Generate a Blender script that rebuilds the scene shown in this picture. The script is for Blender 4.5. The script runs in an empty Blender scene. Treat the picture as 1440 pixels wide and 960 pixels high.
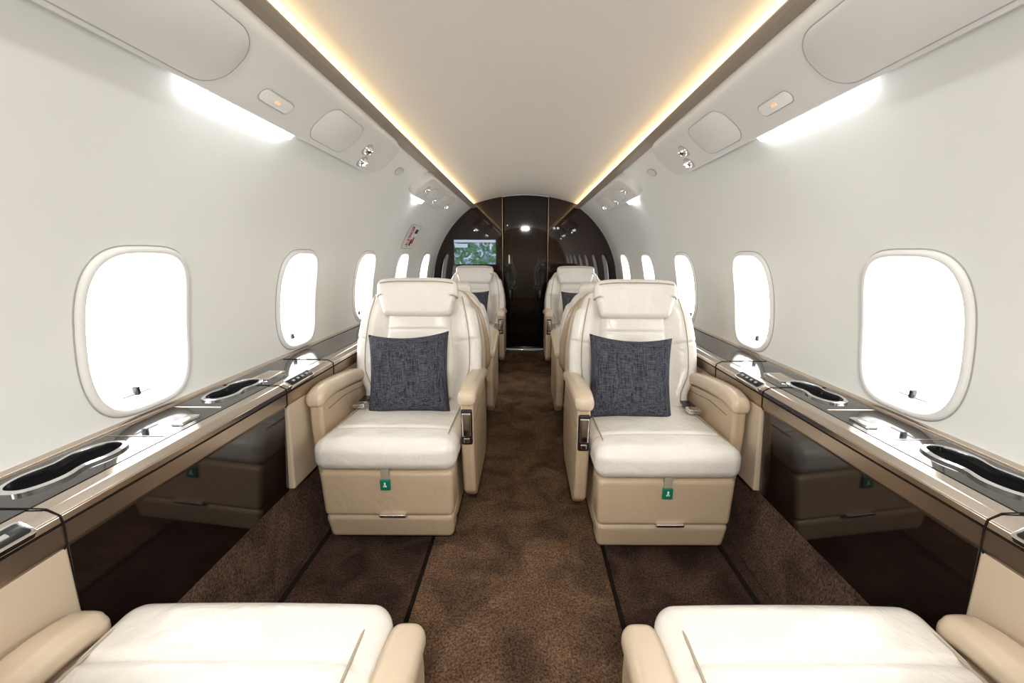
import bpy, bmesh, math, random
from mathutils import Vector, Matrix
random.seed(3)
sc = bpy.context.scene
sc.view_settings.view_transform = 'Standard'
try: sc.view_settings.look = 'None'
except Exception: pass
sc.view_settings.exposure = 0.46
COL = sc.collection
pi = math.pi

# ------------------------------------------------------------------ materials
def mat(name, col, rough=0.5, metal=0.0, coat=0.0, bump=0.0, bscale=200.0, var=0.0, vscale=3.0, col2=None,
        emis=None, estr=0.0, spec=0.5, ior=1.5, crease=0.0, fine=0.0, fscale=170, bdist=0.002, dist=0.0):
    m = bpy.data.materials.new(name); m.use_nodes = True
    nt = m.node_tree; b = nt.nodes['Principled BSDF']
    b.inputs['Base Color'].default_value = (*col, 1)
    b.inputs['Roughness'].default_value = rough
    b.inputs['Metallic'].default_value = metal
    b.inputs['Coat Weight'].default_value = coat
    b.inputs['Coat Roughness'].default_value = 0.04
    b.inputs['Specular IOR Level'].default_value = spec
    b.inputs['IOR'].default_value = ior
    tc = nt.nodes.new('ShaderNodeTexCoord')
    n1 = nt.nodes.new('ShaderNodeTexNoise'); n1.inputs['Scale'].default_value = vscale
    n1.inputs['Detail'].default_value = 5; n1.inputs['Distortion'].default_value = dist
    nt.links.new(tc.outputs['Object'], n1.inputs['Vector'])
    c2 = col2 if col2 else tuple(c * (1 - var) for c in col)
    mx = nt.nodes.new('ShaderNodeValToRGB')
    mx.color_ramp.elements[0].position = 0.35; mx.color_ramp.elements[1].position = 0.65
    mx.color_ramp.elements[0].color = (*c2, 1); mx.color_ramp.elements[1].color = (*col, 1)
    nt.links.new(n1.outputs['Fac'], mx.inputs['Fac'])
    cout = mx.outputs['Color']
    if fine > 0:
        n3 = nt.nodes.new('ShaderNodeTexNoise'); n3.inputs['Scale'].default_value = fscale; n3.inputs['Detail'].default_value = 6
        n3.inputs['Roughness'].default_value = 0.7
        nt.links.new(tc.outputs['Object'], n3.inputs['Vector'])
        mr = nt.nodes.new('ShaderNodeMapRange')
        mr.inputs['From Min'].default_value = 0.36; mr.inputs['From Max'].default_value = 0.64
        mr.inputs['To Min'].default_value = 1 - fine; mr.inputs['To Max'].default_value = 1 + fine
        nt.links.new(n3.outputs['Fac'], mr.inputs['Value'])
        vm = nt.nodes.new('ShaderNodeVectorMath'); vm.operation = 'SCALE'
        nt.links.new(cout, vm.inputs[0]); nt.links.new(mr.outputs['Result'], vm.inputs['Scale'])
        cout = vm.outputs['Vector']
    nt.links.new(cout, b.inputs['Base Color'])
    if bump > 0:
        n2 = nt.nodes.new('ShaderNodeTexNoise'); n2.inputs['Scale'].default_value = bscale
        n2.inputs['Detail'].default_value = 3
        nt.links.new(tc.outputs['Object'], n2.inputs['Vector'])
        bp = nt.nodes.new('ShaderNodeBump'); bp.inputs['Strength'].default_value = bump
        bp.inputs['Distance'].default_value = bdist
        nt.links.new(n2.outputs['Fac'], bp.inputs['Height'])
        last = bp
        if crease > 0:
            n4 = nt.nodes.new('ShaderNodeTexNoise'); n4.inputs['Scale'].default_value = 9; n4.inputs['Detail'].default_value = 4
            n4.inputs['Distortion'].default_value = 0.8
            nt.links.new(tc.outputs['Object'], n4.inputs['Vector'])
            b2 = nt.nodes.new('ShaderNodeBump'); b2.inputs['Strength'].default_value = crease; b2.inputs['Distance'].default_value = 0.02
            nt.links.new(n4.outputs['Fac'], b2.inputs['Height']); nt.links.new(bp.outputs['Normal'], b2.inputs['Normal'])
            last = b2
        nt.links.new(last.outputs['Normal'], b.inputs['Normal'])
    if emis:
        b.inputs['Emission Color'].default_value = (*emis, 1)
        b.inputs['Emission Strength'].default_value = estr
    return m

M_wall = mat('wall_panel_paint', (0.80, 0.81, 0.785), 0.38, var=0.02)
M_ceil = mat('ceiling_fabric', (0.63, 0.60, 0.565), 0.75, var=0.02, bump=0.05, bscale=500)
M_pod = mat('pod_plastic', (0.69, 0.685, 0.66), 0.4, var=0.01)
M_ring = mat('window_frame_plastic', (0.79, 0.785, 0.765), 0.3)
M_white = mat('white_leather', (0.80, 0.76, 0.70), 0.27, bump=0.15, bscale=350, var=0.05, crease=0.42)
M_beige = mat('beige_leather', (0.54, 0.415, 0.283), 0.33, bump=0.15, bscale=350, var=0.05, crease=0.22)
M_cream = mat('cream_panel', (0.57, 0.465, 0.345), 0.42, bump=0.1, bscale=350, var=0.03)
M_armp = mat('arm_pad_leather', (0.61, 0.495, 0.365), 0.28, bump=0.12, bscale=350, var=0.03, crease=0.2)
M_seam = mat('seam_thread', (0.22, 0.17, 0.12), 0.6)
M_seamw = mat('piping_leather', (0.37, 0.32, 0.25), 0.5)
M_black = mat('gloss_black_veneer', (0.010, 0.006, 0.005), 0.04, coat=0.6, ior=1.5)
M_bulk = mat('gloss_espresso_veneer', (0.018, 0.007, 0.005), 0.03, coat=0.3, ior=1.45)
M_door = mat('gloss_door_veneer', (0.005, 0.003, 0.003), 0.03, coat=0.3, ior=1.45)
M_ledge = mat('dark_ledge_veneer', (0.015, 0.011, 0.010), 0.07, coat=0.3, var=0.3, vscale=30)
M_champ = mat('champagne_metal', (0.62, 0.53, 0.45), 0.15, metal=1.0, var=0.05)
M_taupe = mat('taupe_satin_metal', (0.36, 0.28, 0.21), 0.24, metal=0.85)
M_cove = mat('cove_trim', (0.36, 0.305, 0.245), 0.45, metal=0.2)
M_chrome = mat('chrome', (0.80, 0.80, 0.81), 0.10, metal=1.0)
M_dark = mat('black_plastic', (0.012, 0.012, 0.013), 0.25)
M_gap = mat('shadow_gap', (0.014, 0.010, 0.008), 0.9, spec=0.1)
M_green = mat('green_tag', (0.0, 0.17, 0.10), 0.5)
M_tagw = mat('tag_print', (0.75, 0.85, 0.8), 0.5)
M_line = mat('panel_gap_grey', (0.38, 0.38, 0.36), 0.6)
M_pane = mat('daylight_window_pane', (0.9, 0.9, 0.9), 0.5, emis=(0.97, 0.985, 1.0), estr=6.2)
M_led = mat('warm_cove_led', (0.9, 0.8, 0.5), 0.5, emis=(1.0, 0.76, 0.42), estr=14)
M_strip = mat('white_wash_light', (0.9, 0.9, 0.9), 0.5, emis=(0.95, 0.98, 1.0), estr=9)
M_read = mat('reading_lamp_lens', (0.9, 0.9, 0.9), 0.5, emis=(1, 0.97, 0.9), estr=8)
M_amber = mat('amber_indicator', (0.9, 0.4, 0.2), 0.5, emis=(1, 0.35, 0.2), estr=0.7)
M_red = mat('red_print', (0.6, 0.02, 0.04), 0.5)
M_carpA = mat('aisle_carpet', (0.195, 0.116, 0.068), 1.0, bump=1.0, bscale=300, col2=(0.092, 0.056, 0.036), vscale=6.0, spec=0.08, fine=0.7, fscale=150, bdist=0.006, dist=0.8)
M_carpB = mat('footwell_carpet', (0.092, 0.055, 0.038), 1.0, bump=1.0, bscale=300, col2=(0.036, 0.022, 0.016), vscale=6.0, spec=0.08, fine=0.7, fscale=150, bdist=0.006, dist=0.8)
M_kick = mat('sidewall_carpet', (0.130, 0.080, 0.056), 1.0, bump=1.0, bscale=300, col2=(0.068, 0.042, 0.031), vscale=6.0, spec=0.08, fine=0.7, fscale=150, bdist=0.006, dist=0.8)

def fabric():
    m = bpy.data.materials.new('charcoal_weave_fabric'); m.use_nodes = True
    nt = m.node_tree; b = nt.nodes['Principled BSDF']; b.inputs['Roughness'].default_value = 0.9
    b.inputs['Specular IOR Level'].default_value = 0.15
    tc = nt.nodes.new('ShaderNodeTexCoord')
    outs = []
    for s in ((300, 280, 18), (18, 280, 300)):
        mp = nt.nodes.new('ShaderNodeMapping'); mp.inputs['Scale'].default_value = s
        nz = nt.nodes.new('ShaderNodeTexNoise'); nz.inputs['Scale'].default_value = 1; nz.inputs['Detail'].default_value = 2
        nt.links.new(tc.outputs['Object'], mp.inputs['Vector']); nt.links.new(mp.outputs['Vector'], nz.inputs['Vector'])
        outs.append(nz)
    ad = nt.nodes.new('ShaderNodeMath'); ad.operation = 'ADD'
    nt.links.new(outs[0].outputs['Fac'], ad.inputs[0]); nt.links.new(outs[1].outputs['Fac'], ad.inputs[1])
    dv = nt.nodes.new('ShaderNodeMath'); dv.operation = 'MULTIPLY'; dv.inputs[1].default_value = 0.5
    nt.links.new(ad.outputs[0], dv.inputs[0])
    r = nt.nodes.new('ShaderNodeValToRGB')
    r.color_ramp.elements[0].position = 0.38; r.color_ramp.elements[1].position = 0.64
    r.color_ramp.elements[0].color = (0.017, 0.018, 0.025, 1); r.color_ramp.elements[1].color = (0.105, 0.108, 0.134, 1)
    nt.links.new(dv.outputs[0], r.inputs['Fac']); nt.links.new(r.outputs['Color'], b.inputs['Base Color'])
    bp = nt.nodes.new('ShaderNodeBump'); bp.inputs['Strength'].default_value = 0.5; bp.inputs['Distance'].default_value = 0.002
    nt.links.new(dv.outputs[0], bp.inputs['Height']); nt.links.new(bp.outputs['Normal'], b.inputs['Normal'])
    return m
M_fab = fabric()

def screenmat():
    m = bpy.data.materials.new('map_display'); m.use_nodes = True
    nt = m.node_tree; b = nt.nodes['Principled BSDF']
    b.inputs['Base Color'].default_value = (0.01, 0.01, 0.01, 1); b.inputs['Roughness'].default_value = 0.15
    tc = nt.nodes.new('ShaderNodeTexCoord')
    nz = nt.nodes.new('ShaderNodeTexNoise'); nz.inputs['Scale'].default_value = 12; nz.inputs['Detail'].default_value = 6
    nz.inputs['Distortion'].default_value = 1.8
    nt.links.new(tc.outputs['Object'], nz.inputs['Vector'])
    r = nt.nodes.new('ShaderNodeValToRGB'); cr = r.color_ramp
    cr.elements[0].position = 0.36; cr.elements[0].color = (0.01, 0.06, 0.03, 1)
    cr.elements[1].position = 0.68; cr.elements[1].color = (0.5, 0.6, 0.62, 1)
    e = cr.elements.new(0.50); e.color = (0.05, 0.17, 0.05, 1)
    e = cr.elements.new(0.56); e.color = (0.10, 0.14, 0.30, 1)
    nt.links.new(nz.outputs['Fac'], r.inputs['Fac'])
    nt.links.new(r.outputs['Color'], b.inputs['Emission Color']); b.inputs['Emission Strength'].default_value = 0.75
    return m
M_screen = screenmat()
M_scrbar = mat('display_banner', (0.3, 0.3, 0.4), 0.3, emis=(0.35, 0.40, 0.55), estr=0.65)

# ------------------------------------------------------------------ helpers
def link(o, parent):
    COL.objects.link(o)
    if parent is not None: o.parent = parent
    return o

def mesh(name, verts, faces, m, parent=None, smooth=True, recalc=True, auto=None):
    me = bpy.data.meshes.new(name)
    me.from_pydata([tuple(v) for v in verts], [], faces)
    if recalc:
        bm = bmesh.new(); bm.from_mesh(me); bmesh.ops.recalc_face_normals(bm, faces=bm.faces[:]); bm.to_mesh(me); bm.free()
    me.materials.append(m)
    if smooth:
        me.polygons.foreach_set('use_smooth', [True] * len(me.polygons))
        if auto: me.set_sharp_from_angle(angle=math.radians(auto))
    o = bpy.data.objects.new(name, me)
    return link(o, parent)

def empty(name, loc=(0, 0, 0), rz=0.0, parent=None):
    e = bpy.data.objects.new(name, None); e.empty_display_size = 0.1
    e.location = loc; e.rotation_euler = (0, 0, rz)
    return link(e, parent)

def axis(h, r, n, k):
    i = h - r
    a = [-i - r * math.tan(pi / 4 * j / k) for j in range(k, 0, -1)]
    b = [-i + 2 * i * j / n for j in range(n + 1)]
    c = [i + r * math.tan(pi / 4 * j / k) for j in range(1, k + 1)]
    return a + b + c

def rbox(name, c, h, r, m, parent=None, deform=None, n=(6, 6, 6), k=4, M=None):
    r = min(r, min(h) * 0.98)
    A = [axis(h[i], r, n[i], k) for i in range(3)]
    idx = {}; V = []; F = []
    def vid(p):
        key = (round(p[0], 6), round(p[1], 6), round(p[2], 6))
        if key in idx: return idx[key]
        P = Vector(p)
        q = Vector([max(-(h[i] - r), min(h[i] - r, P[i])) for i in range(3)])
        d = P - q
        if d.length > 1e-9: P = q + d.normalized() * r
        if deform: P = Vector(deform(P.copy()))
        P = P + Vector(c)
        if M is not None: P = M @ P
        V.append(P); idx[key] = len(V) - 1
        return idx[key]
    for d in range(3):
        e, f = (d + 1) % 3, (d + 2) % 3
        for sg in (-1, 1):
            for i in range(len(A[e]) - 1):
                for j in range(len(A[f]) - 1):
                    q = []
                    for (a, b) in ((i, j), (i + 1, j), (i + 1, j + 1), (i, j + 1)):
                        p = [0, 0, 0]; p[d] = sg * h[d]; p[e] = A[e][a]; p[f] = A[f][b]
                        q.append(vid(p))
                    if sg < 0: q.reverse()
                    F.append(q)
    return mesh(name, V, F, m, parent, recalc=False)

def tube(name, pts, r, m, parent=None, cyclic=False):
    cu = bpy.data.curves.new(name, 'CURVE'); cu.dimensions = '3D'
    s = cu.splines.new('POLY'); s.points.add(len(pts) - 1)
    for i, p in enumerate(pts): s.points[i].co = (p[0], p[1], p[2], 1)
    s.use_cyclic_u = cyclic
    cu.bevel_depth = r; cu.bevel_resolution = 2; cu.materials.append(m)
    return link(bpy.data.objects.new(name, cu), parent)

def prism(name, pts, x0, x1, m, parent=None, bevel=0.01, axis_='x', seg=4):
    """extrude a 2D polygon. axis x: pts=(y,z); axis y: pts=(x,z)"""
    n = len(pts)
    def P(a, b, t): return (t, a, b) if axis_ == 'x' else (a, t, b)
    V = [P(a, b, x0) for a, b in pts] + [P(a, b, x1) for a, b in pts]
    F = [list(range(n)), list(range(2 * n - 1, n - 1, -1))]
    for i in range(n):
        j = (i + 1) % n; F.append([i, j, n + j, n + i])
    o = mesh(name, V, F, m, parent, smooth=False)
    if bevel > 0:
        md = o.modifiers.new('bevel', 'BEVEL'); md.width = bevel; md.segments = seg; md.limit_method = 'ANGLE'
        md.angle_limit = math.radians(25)
        o.data.polygons.foreach_set('use_smooth', [True] * len(o.data.polygons))
        o.data.set_sharp_from_angle(angle=math.radians(60))
        try: md.harden_normals = True
        except Exception: pass
    return o

def box(name, x0, x1, y0, y1, z0, z1, m, parent=None, bevel=0.0):
    return prism(name, [(y0, z0), (y1, z0), (y1, z1), (y0, z1)], x0, x1, m, parent, bevel)

def rr(w, h, r, n=8):
    def f(ins):
        W, H, R_ = w - ins, h - ins, max(r - ins, 0.0008)
        pts = []
        for cx, cy, a0 in ((W - R_, H - R_, 0), (-W + R_, H - R_, pi / 2), (-W + R_, -H + R_, pi), (W - R_, -H + R_, 1.5 * pi)):
            for i in range(n + 1):
                a = a0 + pi / 2 * i / n; pts.append((cx + R_ * math.cos(a), cy + R_ * math.sin(a)))
        return pts
    return f

def se(w, h, e, n=72):
    def f(ins):
        pts = []
        for i in range(n):
            a = 2 * pi * i / n; c, s = math.cos(a), math.sin(a)
            pts.append(((w - ins) * math.copysign(abs(c) ** (2 / e), c), (h - ins) * math.copysign(abs(s) ** (2 / e), s)))
        return pts
    return f

def peanut(w, h, n=64):
    base = se(w, h, 2.6, n)
    def f(ins):
        return [(u, v * (1 - 0.28 * math.exp(-(u / 0.032) ** 2))) for u, v in base(ins)]
    return f

def loft(name, ofn, prof, mp, m, parent=None, cap=True, auto=40):
    V = []; F = []; N = None
    for (ins, h) in prof:
        o = ofn(ins); N = len(o)
        V += [mp(u, v, h) for u, v in o]
    for k in range(len(prof) - 1):
        for i in range(N):
            j = (i + 1) % N
            F.append([k * N + i, k * N + j, (k + 1) * N + j, (k + 1) * N + i])
    if cap: F.append([(len(prof) - 1) * N + i for i in range(N)])
    return mesh(name, V, F, m, parent, auto=auto)

R = 1.11; ZC = 0.78
def mapW(side, Yc, s0):
    return lambda u, v, h: (side * (R - h) * math.cos((s0 + v) / R), Yc + u, ZC + (R - h) * math.sin((s0 + v) / R))
def mapP(side, Yc, s0=0.0, off=0.0):
    def f(u, v, h):
        s = s0 + v; hh = h + off
        return (side * (0.71 - 0.779 * s - 0.628 * hh), Yc + u, 1.628 + 0.628 * s - 0.779 * hh)
    return f
def mapZ(side, Yc, xc, z):
    return lambda u, v, h: (side * (xc + v), Yc + u, z + h)
def mapB(xc, zc, Y):
    return lambda u, v, h: (xc + u, Y - h, zc + v)

Y0, Y1 = -1.25, 4.86
YW = 1.11

# ------------------------------------------------------------------ walls with window openings
S_WIN = 0.175; HW = 0.245
def wall(side, nm):
    V = []; F = []
    def add_grid(ya, yb, sa, sb, ny, ns):
        b = len(V)
        for i in range(ny + 1):
            for j in range(ns + 1):
                V.append(mapW(side, ya + (yb - ya) * i / ny, sa + (sb - sa) * j / ns)(0, 0, 0))
        for i in range(ny):
            for j in range(ns):
                a = b + i * (ns + 1) + j; F.append([a, a + 1, a + ns + 2, a + ns + 1])
    add_grid(Y0, YW - 2.0, S_WIN - HW, S_WIN + HW, 1, 16)
    add_grid(YW + 3.6, Y1, S_WIN - HW, S_WIN + HW, 1, 16)
    add_grid(Y0, Y1, S_WIN + HW, 1.09, 1, 32)
    add_grid(Y0, Y1, -0.115, S_WIN - HW, 1, 2)
    w, h, e = 0.146, 0.216, 3.6
    angs = sorted(set([2 * pi * i / 72 for i in range(72)] +
                      [round(math.atan2(sy * HW, sx * 0.4) % (2 * pi), 9) for sx in (-1, 1) for sy in (-1, 1)]))
    for k in range(-2, 5):
        Yc = YW + 0.8 * k; base = len(V); NR = 8
        for r_ in range(NR + 1):
            t = r_ / NR
            for a in angs:
                c, s = math.cos(a), math.sin(a)
                rad = 1.0 / ((abs(c / w) ** e + abs(s / h) ** e) ** (1 / e))
                q = min(0.4 / max(abs(c), 1e-9), HW / max(abs(s), 1e-9))
                rr_ = rad + (q - rad) * t
                V.append(mapW(side, Yc, S_WIN)(rr_ * c, rr_ * s, 0))
        n = len(angs)
        for r_ in range(NR):
            for i in range(n):
                j = (i + 1) % n
                F.append([base + r_ * n + i, base + r_ * n + j, base + (r_ + 1) * n + j, base + (r_ + 1) * n + i])
    me_o = mesh(nm, V, F, M_wall, None)
    bm = bmesh.new(); bm.from_mesh(me_o.data); bmesh.ops.remove_doubles(bm, verts=bm.verts[:], dist=0.0005)
    bmesh.ops.recalc_face_normals(bm, faces=bm.faces[:]); bm.to_mesh(me_o.data); bm.free()
    return me_o
wall(-1, 'wall_left'); wall(1, 'wall_right')

wn = 0
for side in (-1, 1):
    for k in range(-2, 5):
        wn += 1; Yc = YW + 0.8 * k
        mp = mapW(side, Yc, S_WIN)
        # frame ring + reveal
        def ofn(ins, w=0.164, h=0.238):
            return se(w, h, 3.5, 84)(ins)
        fr = loft('window_%d' % wn, ofn, [(0, -0.004), (0.0005, 0.007), (0.004, 0.012), (0.010, 0.014), (0.016, 0.012), (0.020, 0.005),
                                          (0.022, -0.006), (0.024, -0.02), (0.030, -0.028), (0.034, -0.04)], mp, M_ring, None, cap=False)
        loft('pane', ofn, [(0.026, -0.034), (0.05, -0.035)], mp, M_pane, fr)
        go = se(0.1655, 0.2395, 3.5, 84)(0)
        tube('frame_gap', [mp(u, v, 0.0005) for u, v in go], 0.0016, M_line, fr, True)
        rz = lambda u, v, h, mp=mp: mp(u, v, h)
        loft('shade_pull', lambda ins: [(a, b - 0.185) for a, b in rr(0.006, 0.013, 0.003)(ins)], [(0, -0.036), (0, -0.024), (0.002, -0.021)], rz, M_dark, fr)
        loft('shade_rail', lambda ins: [(a, b - 0.193) for a, b in rr(0.045, 0.0022, 0.001)(ins)], [(0, -0.036), (0, -0.028)], rz, M_line, fr)

# ------------------------------------------------------------------ ceiling
V = []; F = []; nx = 40
ys = [Y0 + (Y1 - Y0) * i / 30 for i in range(31)]
for y in ys:
    for i in range(nx + 1):
        x = -0.615 + 1.23 * i / nx
        V.append((x, y, 1.84 - 0.29 * x * x))
for j in range(len(ys) - 1):
    for i in range(nx):
        a = j * (nx + 1) + i; F.append([a, a + 1, a + nx + 2, a + nx + 1])
ceil = mesh('ceiling', V, F, M_ceil)
for side, nm in ((-1, 'trim_1'), (1, 'trim_2')):
    pts = [(0.640, 1.700), (0.622, 1.688), (0.578, 1.694), (0.566, 1.702), (0.568, 1.708), (0.60, 1.704), (0.622, 1.712), (0.622, 1.745), (0.645, 1.745)]
    t = prism(nm, [(side * a, b) for a, b in pts], Y0, Y1 - 0.01, M_cove, None, bevel=0.0, axis_='y')
    prism('cove_led', [(side * a, b) for a, b in [(0.598, 1.708), (0.612, 1.711), (0.612, 1.715), (0.598, 1.712)]], Y0 + 0.02, Y1 - 0.03, M_led, t, bevel=0, axis_='y')

# ------------------------------------------------------------------ service pods
FH = 0.052
def pod(side, ya, yb, hatches, lights, wash=None, w=0.105, rad=0.09):
    yc = (ya + yb) / 2
    p = loft('service_unit_panel', rr((yb - ya) / 2, w, rad, 12), [(0, -0.025), (0, 0.028), (0.002, 0.038), (0.008, 0.046), (0.016, 0.050), (0.03, 0.052)], mapP(side, yc, 0.012), M_pod, None)
    for (a, b, s0, s1, r_) in hatches:
        o = rr((b - a) / 2, (s1 - s0) / 2, r_)
        mpp = mapP(side, (a + b) / 2, (s0 + s1) / 2, FH)
        loft('hatch', o, [(0, 0), (0.0005, 0.002), (0.002, 0.003)], mpp, M_pod, p)
        tube('hatch_gap', [mpp(u, v, 0.001) for u, v in o(-0.001)], 0.0014, M_line, p, True)
    for (y, s, lit) in lights:
        mpp = mapP(side, y, s, FH)
        c = lambda r_: se(r_, r_, 2.0, 28)
        loft('nozzle_seat', c(0.029), [(0, 0), (0.001, 0.003), (0.005, 0.004)], mpp, M_line, p)
        loft('nozzle', c(0.024), [(0, 0), (0.001, 0.006), (0.004, 0.014), (0.009, 0.019), (0.012, 0.014)], mpp, M_chrome, p, cap=False)
        loft('lens', c(0.0125), [(0, 0.014), (0.003, 0.0165)], mpp, M_read if lit else M_dark, p)
    if wash:
        a, b = wash
        loft('wash_light', rr((b - a) / 2, 0.022, 0.012), [(0, -0.02), (0, 0.020), (0.003, 0.026)], mapP(side, (a + b) / 2, -0.099, 0.0), M_strip, p)
    return p
for side in (-1, 1):
    p = pod(side, -1.1, 2.10, [(0.15, 1.04, -0.072, 0.088, 0.07), (1.42, 1.69, -0.062, 0.075, 0.055), (-0.9, -0.1, -0.07, 0.08, 0.06)],
            [(1.81, 0.012, False), (1.86, -0.045, True)], wash=(1.03, 1.44))
    mpp = mapP(side, 1.22, -0.018, FH)
    loft('indicator_bezel', rr(0.068, 0.019, 0.018), [(0, 0), (0.001, 0.003), (0.004, 0.004)], mpp, M_ring, p)
    tube('indicator_gap', [mpp(u, v, 0.001) for u, v in rr(0.068, 0.019, 0.018)(-0.001)], 0.0014, M_line, p, True)
    loft('indicator', rr(0.010, 0.0045, 0.003), [(0, 0.003), (0.001, 0.006)], mpp, M_amber, p)
    pod(side, 2.72, 3.75, [(2.95, 3.12, -0.045, 0.05, 0.04), (3.3, 3.55, -0.055, 0.06, 0.05)],
        [(2.86, 0.01, False), (3.21, -0.03, False), (3.64, -0.02, True)], wash=(2.98, 3.15), w=0.095, rad=0.09)
    mv = mapP(side, 2.42, -0.01, -0.004)
    lo = loft('speaker_grille', se(0.05, 0.024, 2.0, 32), [(0, -0.004), (0, 0.004), (0.003, 0.006), (0.006, 0.006)], mv, M_pod, None)
    tube('grille_gap', [mv(u, v, 0.003) for u, v in se(0.051, 0.025, 2, 32)(0)], 0.0014, M_line, lo, True)

# exit placard on left wall
mpl = mapW(-1, 3.50, 0.555)
pl = loft('exit_placard', rr(0.15, 0.11, 0.01), [(0, 0), (0, 0.003), (0.001, 0.004)], mpl, M_ring, None)
tube('placard_edge', [mpl(u, v, 0.004) for u, v in rr(0.15, 0.11, 0.01)(0)], 0.002, M_line, pl, True)
tx = bpy.data.curves.new('exit_text', 'FONT'); tx.body = 'EXIT'; tx.size = 0.095; tx.align_x = 'CENTER'; tx.align_y = 'CENTER'; tx.offset = 0.0015
tx.materials.append(M_red); to = link(bpy.data.objects.new('exit_text', tx), pl)
c0 = Vector(mpl(-0.07, 0, 0.013)); nrm = (Vector(mpl(0, 0, 0.1)) - Vector(mpl(0, 0, 0))).normalized()
down = (Vector(mpl(0, -0.05, 0)) - Vector(mpl(0, 0.05, 0))).normalized(); up = nrm.cross(down)
mm = Matrix((down, up, nrm)).transposed().to_4x4(); mm.translation = c0; to.matrix_world = mm
for (u, v, a, b, m_) in ((0.06, 0.055, 0.03, 0.02, M_dark), (0.07, -0.03, 0.018, 0.03, M_red), (0.02, -0.05, 0.01, 0.03, M_dark)):
    loft('print', (lambda a, b, u, v: (lambda ins: [(p + u, q + v) for p, q in rr(a, b, 0.002)(ins)]))(a, b, u, v), [(0, 0.003), (0, 0.013)], mpl, m_, pl)

# ------------------------------------------------------------------ floor
box('floor', -0.88, 0.88, Y0, Y1 + 0.02, -0.05, -0.006, M_gap)
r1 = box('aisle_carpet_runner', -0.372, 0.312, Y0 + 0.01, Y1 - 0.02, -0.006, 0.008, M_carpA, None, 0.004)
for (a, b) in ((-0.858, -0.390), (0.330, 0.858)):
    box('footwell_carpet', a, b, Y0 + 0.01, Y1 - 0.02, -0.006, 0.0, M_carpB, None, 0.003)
box('threshold_trim', -0.27, 0.27, 4.79, 4.835, 0.008, 0.016, M_chrome, None, 0.003)
for xx in (-0.83, 0.80):
    box('seat_track_trim', xx - 0.009, xx + 0.009, Y0 + 0.02, Y1 - 0.03, 0.0, 0.005, M_gap, None)

# ------------------------------------------------------------------ side consoles
def cut(o, cutters):
    for c in cutters:
        md = o.modifiers.new('b', 'BOOLEAN'); md.object = c; md.operation = 'DIFFERENCE'; md.solver = 'EXACT'
    bpy.context.view_layer.update()
    dg = bpy.context.evaluated_depsgraph_get()
    me = bpy.data.meshes.new_from_object(o.evaluated_get(dg))
    o.modifiers.clear(); o.data = me

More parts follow.
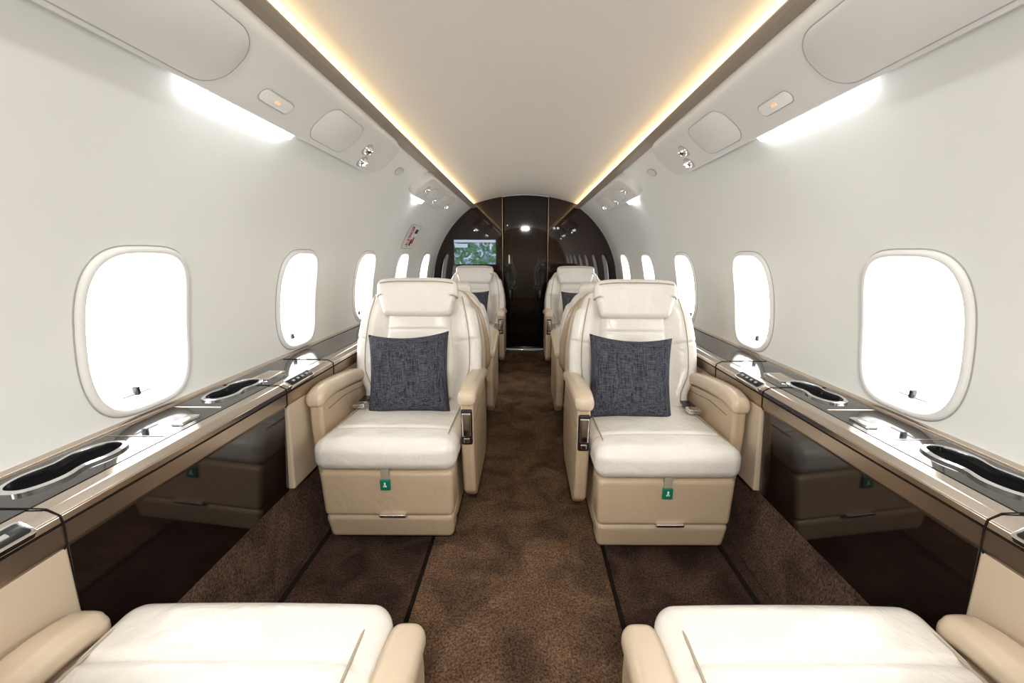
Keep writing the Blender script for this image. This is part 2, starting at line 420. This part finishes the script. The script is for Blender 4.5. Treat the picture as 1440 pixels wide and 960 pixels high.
cups = [0.80, 1.31, 3.0, 3.55, -0.35]
for side, nm in ((-1, 'left'), (1, 'right')):
    root = empty('side_console')
    S = side
    ledge = box('ledge', S * 0.885, S * 1.112, Y0 + 0.01, Y1 - 0.02, 0.655, 0.710, M_champ, root)
    inlay = box('veneer_inlay', S * 0.915, S * 1.085, Y0 + 0.05, Y1 - 0.06, 0.700, 0.7135, M_ledge, root)
    cutters = []
    for cy in cups:
        cc = loft('c', peanut(0.106, 0.046), [(0.002, -0.09), (0.002, 0.05)], mapZ(S, cy, 1.005, 0.70), M_dark, None)
        bm = bmesh.new(); bm.from_mesh(cc.data)
        bmesh.ops.holes_fill(bm, edges=bm.edges[:]); bmesh.ops.recalc_face_normals(bm, faces=bm.faces[:]); bm.to_mesh(cc.data); bm.free()
        cutters.append(cc)
    cut(ledge, cutters); cut(inlay, cutters)
    for c in cutters: bpy.data.objects.remove(c)
    for cy in cups:
        loft('cup_holder_rim', peanut(0.106, 0.046), [(-0.009, 0.0), (-0.009, 0.005), (-0.004, 0.008), (0.002, 0.007), (0.003, 0.0), (0.003, -0.01)], mapZ(S, cy, 1.005, 0.7135), M_chrome, root, cap=False)
        loft('cup_holder_well', peanut(0.106, 0.046), [(0.0028, 0.0), (0.004, -0.045), (0.012, -0.055)], mapZ(S, cy, 1.005, 0.7135), M_dark, root)
    # lip
    prism('lip_upper', [(S * a, b) for a, b in [(0.917, 0.712), (0.880, 0.712), (0.858, 0.700), (0.856, 0.684), (0.885, 0.680)]], Y0 + 0.01, Y1 - 0.02, M_champ, root, bevel=0.003, axis_='y')
    prism('lip_lower', [(S * a, b) for a, b in [(0.89, 0.682), (0.857, 0.682), (0.860, 0.640), (0.868, 0.628), (0.89, 0.628)]], Y0 + 0.01, Y1 - 0.02, M_taupe, root, bevel=0.003, axis_='y')
    tube('lip_gap', [(S * 0.8555, Y0 + .01, 0.683), (S * 0.8555, Y1 - .03, 0.683)], 0.0018, M_gap, root)
    prism('wall_edge_trim', [(S * a, b) for a, b in [(1.085, 0.710), (1.112, 0.710), (1.112, 0.722), (1.09, 0.718)]], Y0 + 0.01, Y1 - 0.02, M_champ, root, bevel=0.002, axis_='y')
    segs = [(Y0 + 0.01, 0.66, 0), (0.66, 1.37, 1), (1.37, 3.10, 0), (3.10, 3.62, 1), (3.62, Y1 - 0.02, 0)]
    for a, b, kind in segs:
        if kind:
            prism('gloss_panel', [(S * x, z) for x, z in [(0.874, 0.64), (0.898, 0.29), (0.92, 0.29), (0.895, 0.64)]], a + 0.003, b - 0.003, M_black, root, bevel=0.002, axis_='y')
        else:
            prism('cream_panel', [(S * x, z) for x, z in [(0.866, 0.635), (0.880, 0.29), (0.92, 0.29), (0.895, 0.635)]], a + 0.003, b - 0.003, M_cream, root, bevel=0.008, axis_='y')
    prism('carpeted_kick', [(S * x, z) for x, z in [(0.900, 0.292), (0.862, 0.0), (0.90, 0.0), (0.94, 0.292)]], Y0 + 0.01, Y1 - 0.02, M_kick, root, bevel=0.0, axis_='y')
    # joints across the lip
    for yj in (0.65, 1.36, 1.72, 3.1, 3.6):
        tube('joint', [(S * x, yj, z) for x, z in [(1.08, 0.7145), (0.916, 0.7145), (0.880, 0.7135), (0.857, 0.700), (0.855, 0.684), (0.859, 0.640), (0.867, 0.628)]], 0.0014, M_gap, root)
    # controls
    for yc in (1.47, 0.53, 3.7, 2.95):
        mpc = (lambda yc: (lambda u, v, h: (S * (0.868 + 0.86 * v - 0.5 * h), yc + u, 0.707 + 0.5 * v + 0.86 * h)))(yc)
        loft('switch_bezel', rr(0.082, 0.020, 0.008), [(0, -0.01), (0, 0.002), (0.002, 0.0035)], mpc, M_chrome, root)
        loft('switch_panel', rr(0.076, 0.015, 0.006), [(0, -0.01), (0, 0.0045), (0.002, 0.006)], mpc, M_dark, root)
        for q in (-0.045, -0.015, 0.015, 0.045):
            loft('button', (lambda q: (lambda ins: [(a + q, b) for a, b in rr(0.007, 0.005, 0.002)(ins)]))(q), [(0, 0.005), (0.001, 0.0075)], mpc, M_line, root)
    for yc in (1.47, 0.50):
        loft('phone_bezel', rr(0.055, 0.035, 0.008), [(0, 0), (0, 0.005), (0.003, 0.007), (0.006, 0.004)], mapZ(S, yc, 0.985, 0.7135), M_chrome, root)
        loft('phone_cover', rr(0.045, 0.026, 0.006), [(0, 0.0), (0, 0.0055), (0.002, 0.006)], mapZ(S, yc, 0.985, 0.7135), M_champ, root)
    loft('table_latch', rr(0.035, 0.016, 0.006), [(0, 0), (0.001, 0.004), (0.004, 0.006)], mapZ(S, 1.05, 0.955, 0.7135), M_chrome, root)
    tube('table_lid_gap', [(S * 0.93, 0.95, 0.714), (S * 1.08, 0.95, 0.714)], 0.001, M_champ, root)
    tube('table_lid_gap', [(S * 0.93, 1.15, 0.714), (S * 1.08, 1.15, 0.714)], 0.001, M_champ, root)
    root.location.z = -0.010

# ------------------------------------------------------------------ bulkhead
def ztop(x):
    x = abs(x)
    if x < 0.62: return 1.84 - 0.29 * x * x
    return ZC + math.sqrt(max(R * R - x * x, 0))
def zbot(x):
    x = abs(x)
    if x < 0.86: return 0.008 if x < 0.31 else 0.0
    return (x - 0.86) / (1.108 - 0.86) * 0.72
def panel(name, xa, xb, Y, m, parent, n=40, th=0.03):
    V = []; F = []
    xs = [xa + (xb - xa) * i / n for i in range(n + 1)]
    for y in (Y, Y + th):
        for x in xs: V += [(x, y, zbot(x)), (x, y, ztop(x))]
    N = 2 * (n + 1)
    for i in range(n):
        a = 2 * i
        F.append([a, a + 2, a + 3, a + 1]); F.append([N + a, N + a + 1, N + a + 3, N + a + 2])
        F.append([a + 1, a + 3, N + a + 3, N + a + 1]); F.append([a, N + a, N + a + 2, a + 2])
    F.append([0, 1, N + 1, N]); F.append([2 * n, N + 2 * n, N + 2 * n + 1, 2 * n + 1])
    return mesh(name, V, F, m, parent, smooth=False)
wf = panel('wall_front', -1.105, -0.264, 4.86, M_bulk, None)
panel('bulkhead_panel', 0.264, 1.105, 4.86, M_bulk, wf)
d1 = panel('door_1', -0.258, 0.258, 4.875, M_door, None, n=20)
prism('door_leaf', [(-0.16, 0.05), (0.16, 0.05), (0.16, 1.55), (0.10, 1.66), (-0.10, 1.66), (-0.16, 1.55)], 4.868, 4.88, M_door, d1, bevel=0.004, axis_='y')
box('door_jamb', -0.266, -0.252, 4.850, 4.88, 0.01, 1.815, M_gap, d1)
box('door_jamb', 0.252, 0.266, 4.850, 4.88, 0.01, 1.815, M_gap, d1)
box('door_edge_trim', -0.270, -0.266, 4.848, 4.862, 0.01, 1.812, M_taupe, d1)
box('door_edge_trim', 0.266, 0.270, 4.848, 4.862, 0.01, 1.812, M_taupe, d1)
loft('door_latch', rr(0.012, 0.055, 0.01), [(0, 0), (0.001, 0.01), (0.004, 0.014)], mapB(-0.19, 1.11, 4.875), M_chrome, d1)
for x_ in (0.34, 0.385):
    loft('bulkhead_sign', rr(0.014, 0.012, 0.005), [(0, 0), (0.001, 0.003)], mapB(x_, 1.47, 4.86), M_tagw, wf)
for x_, z_ in ((-0.6, 1.44), (0.55, 1.42), (-0.21, 1.5), (0.42, 1.35)):
    loft('bulkhead_screw', se(0.008, 0.008, 2, 16), [(0, 0), (0.001, 0.003)], mapB(x_, z_, 4.86), M_chrome, wf)
tvr = loft('wall_display', rr(0.262, 0.158, 0.012), [(0, 0.0), (0, 0.016), (0.004, 0.02), (0.012, 0.02), (0.014, 0.018)], mapB(-0.595, 1.193, 4.86), M_dark, None)
loft('map_screen', rr(0.246, 0.142, 0.003), [(0, 0.0185), (0.001, 0.0195)], mapB(-0.595, 1.193, 4.86), M_screen, tvr)
loft('map_banner', rr(0.246, 0.014, 0.002), [(0, 0.019), (0.001, 0.0205)], mapB(-0.595, 1.318, 4.86), M_scrbar, tvr)
loft('map_panel', rr(0.075, 0.022, 0.002), [(0, 0.019), (0.001, 0.0202)], mapB(-0.755, 1.265, 4.86), M_scrbar, tvr)
# rear wall (behind camera)
V = []; F = []; n = 60
for i in range(n + 1):
    x = -1.105 + 2.21 * i / n; V += [(x, Y0 + 0.005, zbot(x)), (x, Y0 + 0.005, ztop(x))]
for i in range(n): a = 2 * i; F.append([a, a + 1, a + 3, a + 2])
mesh('wall_rear', V, F, M_cream, None, smooth=False)

# ------------------------------------------------------------------ seats
def smooth01(t): t = max(0, min(1, t)); return t * t * (3 - 2 * t)
def tw(z):
    w = 0.84 + 0.16 * smooth01((z - 0.04) / 0.13)
    if z > 0.25:
        t = (z - 0.25) / 0.38; w *= 1 - 0.29 * t ** 1.7
    return w

def seat(x, y, facing_cam, aisle, lowered=False, lean=14, pillow=None, zs=1.0):
    root = empty('leather_armchair', (x, y, 0), 0 if facing_cam else pi)
    root.scale = (1, 1, zs)
    a = aisle if facing_cam else -aisle
    P = root
    # leg rest
    def dl(p):
        t = (p.z + 0.1) / 0.2
        p.x *= 0.975 + 0.025 * t
        return p
    rbox('legrest_upper', (0, 0.075, 0.258), (0.258, 0.060, 0.098), 0.022, M_beige, P, deform=dl, n=(10, 3, 8))
    def dl2(p):
        t = (p.z + 0.055) / 0.11
        p.x *= 0.955 + 0.03 * t; p.y += 0.02 * (1 - t) if p.y < 0 else 0
        return p
    rbox('legrest_lower', (0, 0.077, 0.105), (0.257, 0.058, 0.056), 0.022, M_beige, P, deform=dl2, n=(10, 3, 5))
    rbox('legrest_core', (0, 0.09, 0.2), (0.24, 0.05, 0.13), 0.01, M_seam, P, n=(2, 2, 2))
    rbox('legrest_handle', (0.02, 0.010, 0.172), (0.052, 0.009, 0.0055), 0.003, M_chrome, P, n=(2, 2, 2))
    rbox('tag_strap', (0, 0.0125, 0.340), (0.016, 0.004, 0.03), 0.003, M_seamw, P, n=(2, 2, 2))
    rbox('buckle_tag', (0, 0.009, 0.305), (0.019, 0.006, 0.022), 0.004, M_green, P, n=(2, 2, 2))
    rbox('tag_icon', (0, 0.0030, 0.307), (0.003, 0.001, 0.010), 0.0008, M_tagw, P, n=(1, 1, 1))
    rbox('tag_icon', (0, 0.0030, 0.300), (0.007, 0.001, 0.003), 0.0008, M_tagw, P, n=(1, 1, 1))
    # base
    rbox('seat_pan_shroud', (0, 0.37, 0.215), (0.250, 0.25, 0.145), 0.03, M_beige, P, n=(3, 3, 3))
    rbox('pedestal', (0, 0.36, 0.045), (0.20, 0.22, 0.045), 0.01, M_dark, P, n=(2, 2, 2))
    # cushion
    hx, hy, hz = 0.270, 0.285, 0.062
    def dc(p):
        fx = 1 - (p.x / hx) ** 4; fy = 1 - (p.y / hy) ** 4
        if p.z > 0:
            p.z += 0.016 * fx * fy - 0.008 * math.exp(-((p.y + hy - 0.135) / 0.007) ** 2) * (1 if abs(p.x) < hx - 0.03 else 0.4)
        p.z -= 0.055 * max(0, (p.y + hy)) * (1 if p.z > 0 else 0)
        if p.y < -hy + 0.08: p.y -= 0.010 * (1 - (p.x / hx) ** 2) * max(0, 1 - (p.z / hz) ** 2)
        return p
    rbox('seat_cushion', (0, hy + 0.0, 0.418), (hx, hy, hz), 0.045, M_white, P, deform=dc, n=(16, 60, 5), k=6)
    for sx in (-1, 1):
        tube('cushion_piping', [(sx * 0.232, 0.028, 0.458), (sx * 0.232, 0.05, 0.474), (sx * 0.232, 0.09, 0.479), (sx * 0.232, 0.2, 0.479), (sx * 0.232, 0.32, 0.475), (sx * 0.232, 0.44, 0.466)], 0.0030, M_seamw, P)
    # arms
    for s_, is_aisle in ((a, True), (-a, False)):
        top = 0.605
        if lowered: top = 0.415 if is_aisle else 0.475
        x0, x1 = s_ * 0.274, s_ * 0.326
        f = 0.125 if not lowered else (0.035 if is_aisle else 0.06)
        pr = [(f, top), (f - 0.005, top * 0.82), (f + 0.001, top * 0.6), (f + 0.012, 0.27), (f + 0.03, 0.18), (f + 0.08, 0.135), (0.56, 0.135), (0.63, 0.20), (0.66, top * 0.6), (0.62, top - 0.06)]
        prism('arm_panel', pr, min(x0, x1), max(x0, x1), M_beige, P, bevel=0.016)
        yl = 0.265
        def da(p, top=top, outer=(not is_aisle)):
            t = max(0, (-p.y - yl + 0.10) / 0.10)
            p.z -= (0.022 if outer else 0.014) * t * t
            tb = max(0, (p.y + 0.15) / (yl + 0.15))
            p.z -= 0.050 * tb ** 1.5
            if p.z > 0: p.z += 0.006 * (1 - (p.x / 0.04) ** 2)
            p.x *= 1 - 0.10 * t * t
            return p
        rbox('arm_pad', (s_ * 0.299, f - 0.014 + yl, top + 0.010), (0.039, yl, 0.028), 0.024, M_armp, P, deform=da, n=(4, 16, 2), k=5)
        tube('arm_seam', [(s_ * 0.273, yy, zz) for yy, zz in [(f + 0.05, top - 0.06), (f + 0.20, top - 0.055), (f + 0.4, top - 0.08)]], 0.0015, M_seam, P)
        tube('arm_seam', [(s_ * 0.3265, yy, zz) for yy, zz in [(f + 0.02, top - 0.10), (f + 0.20, top - 0.085), (f + 0.45, top - 0.10)]], 0.0018, M_seam, P)
        if is_aisle and not lowered:
            rbox('control_bezel', (s_ * 0.300, f - 0.004, 0.492), (0.0225, 0.009, 0.074), 0.007, M_dark, P, n=(2, 2, 2))
            rbox('control_handle', (s_ * 0.300, f - 0.012, 0.505), (0.0175, 0.008, 0.050), 0.005, M_chrome, P, n=(2, 2, 2))
            rbox('control_button', (s_ * 0.300, f - 0.011, 0.438), (0.012, 0.005, 0.010), 0.003, M_chrome, P, n=(2, 2, 2))
    # back
    Mb = Matrix.Translation((0, 0.525, 0.45)) @ Matrix.Rotation(-math.radians(lean), 4, 'X')
    def dshell(p):
        z = p.z + 0.22
        p.x *= tw(z) * 1.0
        if z > 0.5: p.z -= 0.05 * (abs(p.x) / 0.25) ** 2.5 * smooth01((z - 0.5) / 0.1)
        if p.y > 0: p.y += 0.02 * (1 - (p.x / 0.3) ** 2)
        return p
    rbox('back_shell', (0, 0.155, 0.20), (0.318, 0.055, 0.40), 0.05, M_beige, P, deform=dshell, n=(12, 4, 24), k=5, M=Mb)
    def dwing(p):
        z = p.z + 0.28
        ax = abs(p.x)
        if p.y < 0:
            p.y -= 0.045 * smooth01((ax - 0.15) / 0.10) * (1 - smooth01((z - 0.42) / 0.2) * 0.6)
            p.y += 0.009 * math.exp(-((z - 0.30 - 0.15 * (ax - 0.2)) / 0.006) ** 2) * smooth01((ax - 0.17) / 0.03)
        p.x *= tw(z)
        if z > 0.45: p.z -= 0.06 * (abs(p.x) / 0.25) ** 2.5 * smooth01((z - 0.45) / 0.12)
        return p
    rbox('back_wings', (0, 0.065, 0.275), (0.312, 0.055, 0.315), 0.04, M_white, P, deform=dwing, n=(30, 3, 90), k=5, M=Mb)
    hxx = 0.178
    def dcen(p):
        z = p.z + 0.215
        if p.y < 0:
            p.y -= 0.018 * (1 - (p.x / hxx) ** 4)
            p.y += 0.010 * math.exp(-((z - 0.345) / 0.006) ** 2) * (1 - (p.x / hxx) ** 6)
            p.y += 0.010 * math.exp(-((z - 0.22) / 0.006) ** 2) * (1 - (p.x / hxx) ** 6)
            p.y -= 0.012 * math.exp(-((z - 0.12) / 0.10) ** 2)
        p.x *= 1.0 - 0.14 * smooth01((z - 0.1) / 0.35)
        return p
    rbox('back_cushion', (0, 0.015, 0.225), (hxx, 0.035, 0.215), 0.028, M_white, P, deform=dcen, n=(10, 2, 80), k=4, M=Mb)
    for sx in (-1, 1):
        pts = []
        for i in range(13):
            z = 0.02 + 0.5 * i / 12
            xx = sx * 0.258 * tw(z)
            pts.append(Mb @ Vector((xx, -0.036 + 0.026 * smooth01((z - 0.42) / 0.2) + 0.001, z)))
        tube('wing_piping', pts, 0.0032, M_seamw, P)
    def dh(p):
        t = p.z / 0.094
        p.x *= 0.86 + 0.14 * smooth01((t + 0.9) / 1.1)
        q = (p.x / 0.19) ** 2
        p.z -= 0.016 * q * q * (1 if p.z > 0 else -0.8)
        p.y -= 0.018 * q
        if p.y < 0: p.y -= 0.014 * (1 - q) * (1 - t * t * 0.7)
        return p
    rbox('headrest', (0, -0.018, 0.514), (0.196, 0.040, 0.096), 0.026, M_white, P, deform=dh, n=(18, 3, 10), k=5, M=Mb)
    tube('headrest_piping', [Mb @ Vector((0.178 * math.cos(t), -0.079 + 0.002, 0.586 - 0.010 * abs(math.cos(t)) ** 4)) for t in [pi * i / 16 for i in range(17)]], 0.0026, M_seamw, P)
    # belt
    sx = -a
    rbox('belt_buckle', (sx * 0.222, 0.36, 0.490), (0.028, 0.022, 0.010), 0.005, M_chrome, P, n=(2, 2, 2), M=None)
    rbox('belt_webbing', (sx * 0.235, 0.43, 0.484), (0.022, 0.06, 0.004), 0.003, M_dark, P, n=(2, 2, 2))
    if pillow:
        hs = 0.188; V = []; F = []; n = 26
        idx = {}
        for sg in (-1, 1):
            for i in range(n + 1):
                for j in range(n + 1):
                    u = -1 + 2 * i / n; v = -1 + 2 * j / n
                    if (i in (0, n) or j in (0, n)) and sg == 1:
                        continue
                    t = ((1 - u ** 4) * (1 - v ** 4)) ** 0.55
                    px = u * hs * (1 - 0.07 * (1 - v * v)) ; pz = v * hs * (1 - 0.07 * (1 - u * u))
                    wr = 0.005 * math.sin(9 * u + 4 * v * v) * t * (1 if sg < 0 else 0)
                    if v > 0: pz -= 0.012 * (1 - u * u) * v
                    V.append((px, sg * (0.006 + 0.050 * t) + wr, pz)); idx[(sg, i, j)] = len(V) - 1
        def gi(sg, i, j): return idx.get((sg, i, j), idx.get((-1, i, j)))
        for sg in (-1, 1):
            for i in range(n):
                for j in range(n):
                    q = [gi(sg, i, j), gi(sg, i + 1, j), gi(sg, i + 1, j + 1), gi(sg, i, j + 1)]
                    F.append(q)
        po = mesh('throw_pillow', V, F, M_fab)
        po.location = (x + pillow[1], y + 0.395, 0.45 + 0.180)
        po.rotation_euler = (-math.radians(20), math.radians(pillow[0]), 0)
    return root

seat(-0.53, 1.36, True, 1, pillow=(-3, 0.0))
seat(0.53, 1.31, True, -1, pillow=(3, -0.06))
seat(-0.53, 3.10, False, 1, zs=0.955)
seat(0.53, 3.10, False, -1, zs=0.955)
seat(-0.53, 3.64, True, 1, pillow=(2, -0.03))
seat(0.53, 3.62, True, -1, pillow=(-2, 0.03))
seat(-0.53, 0.69, False, 1, lowered=True, lean=18)
seat(0.53, 0.69, False, -1, lowered=True, lean=18)

# ------------------------------------------------------------------ lights
def area(name, loc, rot, sx, sy, power, col=(1, 1, 1)):
    l = bpy.data.lights.new(name, 'AREA'); l.shape = 'RECTANGLE'; l.size = sx; l.size_y = sy; l.energy = power; l.color = col
    o = bpy.data.objects.new(name, l); o.location = loc; o.rotation_euler = rot
    return link(o, None)
area('rear_fill', (0, -0.60, 1.80), (math.radians(40), 0, 0), 0.16, 0.05, 19, (1, 0.98, 0.95))  # added fill light behind the camera, brightens seats and window frames from the front
w = bpy.data.worlds.new('sky'); sc.world = w; w.use_nodes = True
w.node_tree.nodes['Background'].inputs[0].default_value = (0.9, 0.95, 1, 1)
w.node_tree.nodes['Background'].inputs[1].default_value = 0.6

# ------------------------------------------------------------------ camera
cam = bpy.data.cameras.new('camera'); cam.sensor_width = 36; cam.lens = 14.0; cam.clip_start = 0.02
cam.shift_x = -0.0125
co = bpy.data.objects.new('camera', cam); COL.objects.link(co)
Mc = Matrix.Rotation(math.radians(90 - 12.3), 4, 'X') @ Matrix.Rotation(math.radians(0.25), 4, 'Z')
Mc.translation = Vector((0, 0, 1.165)); co.matrix_world = Mc
sc.camera = co
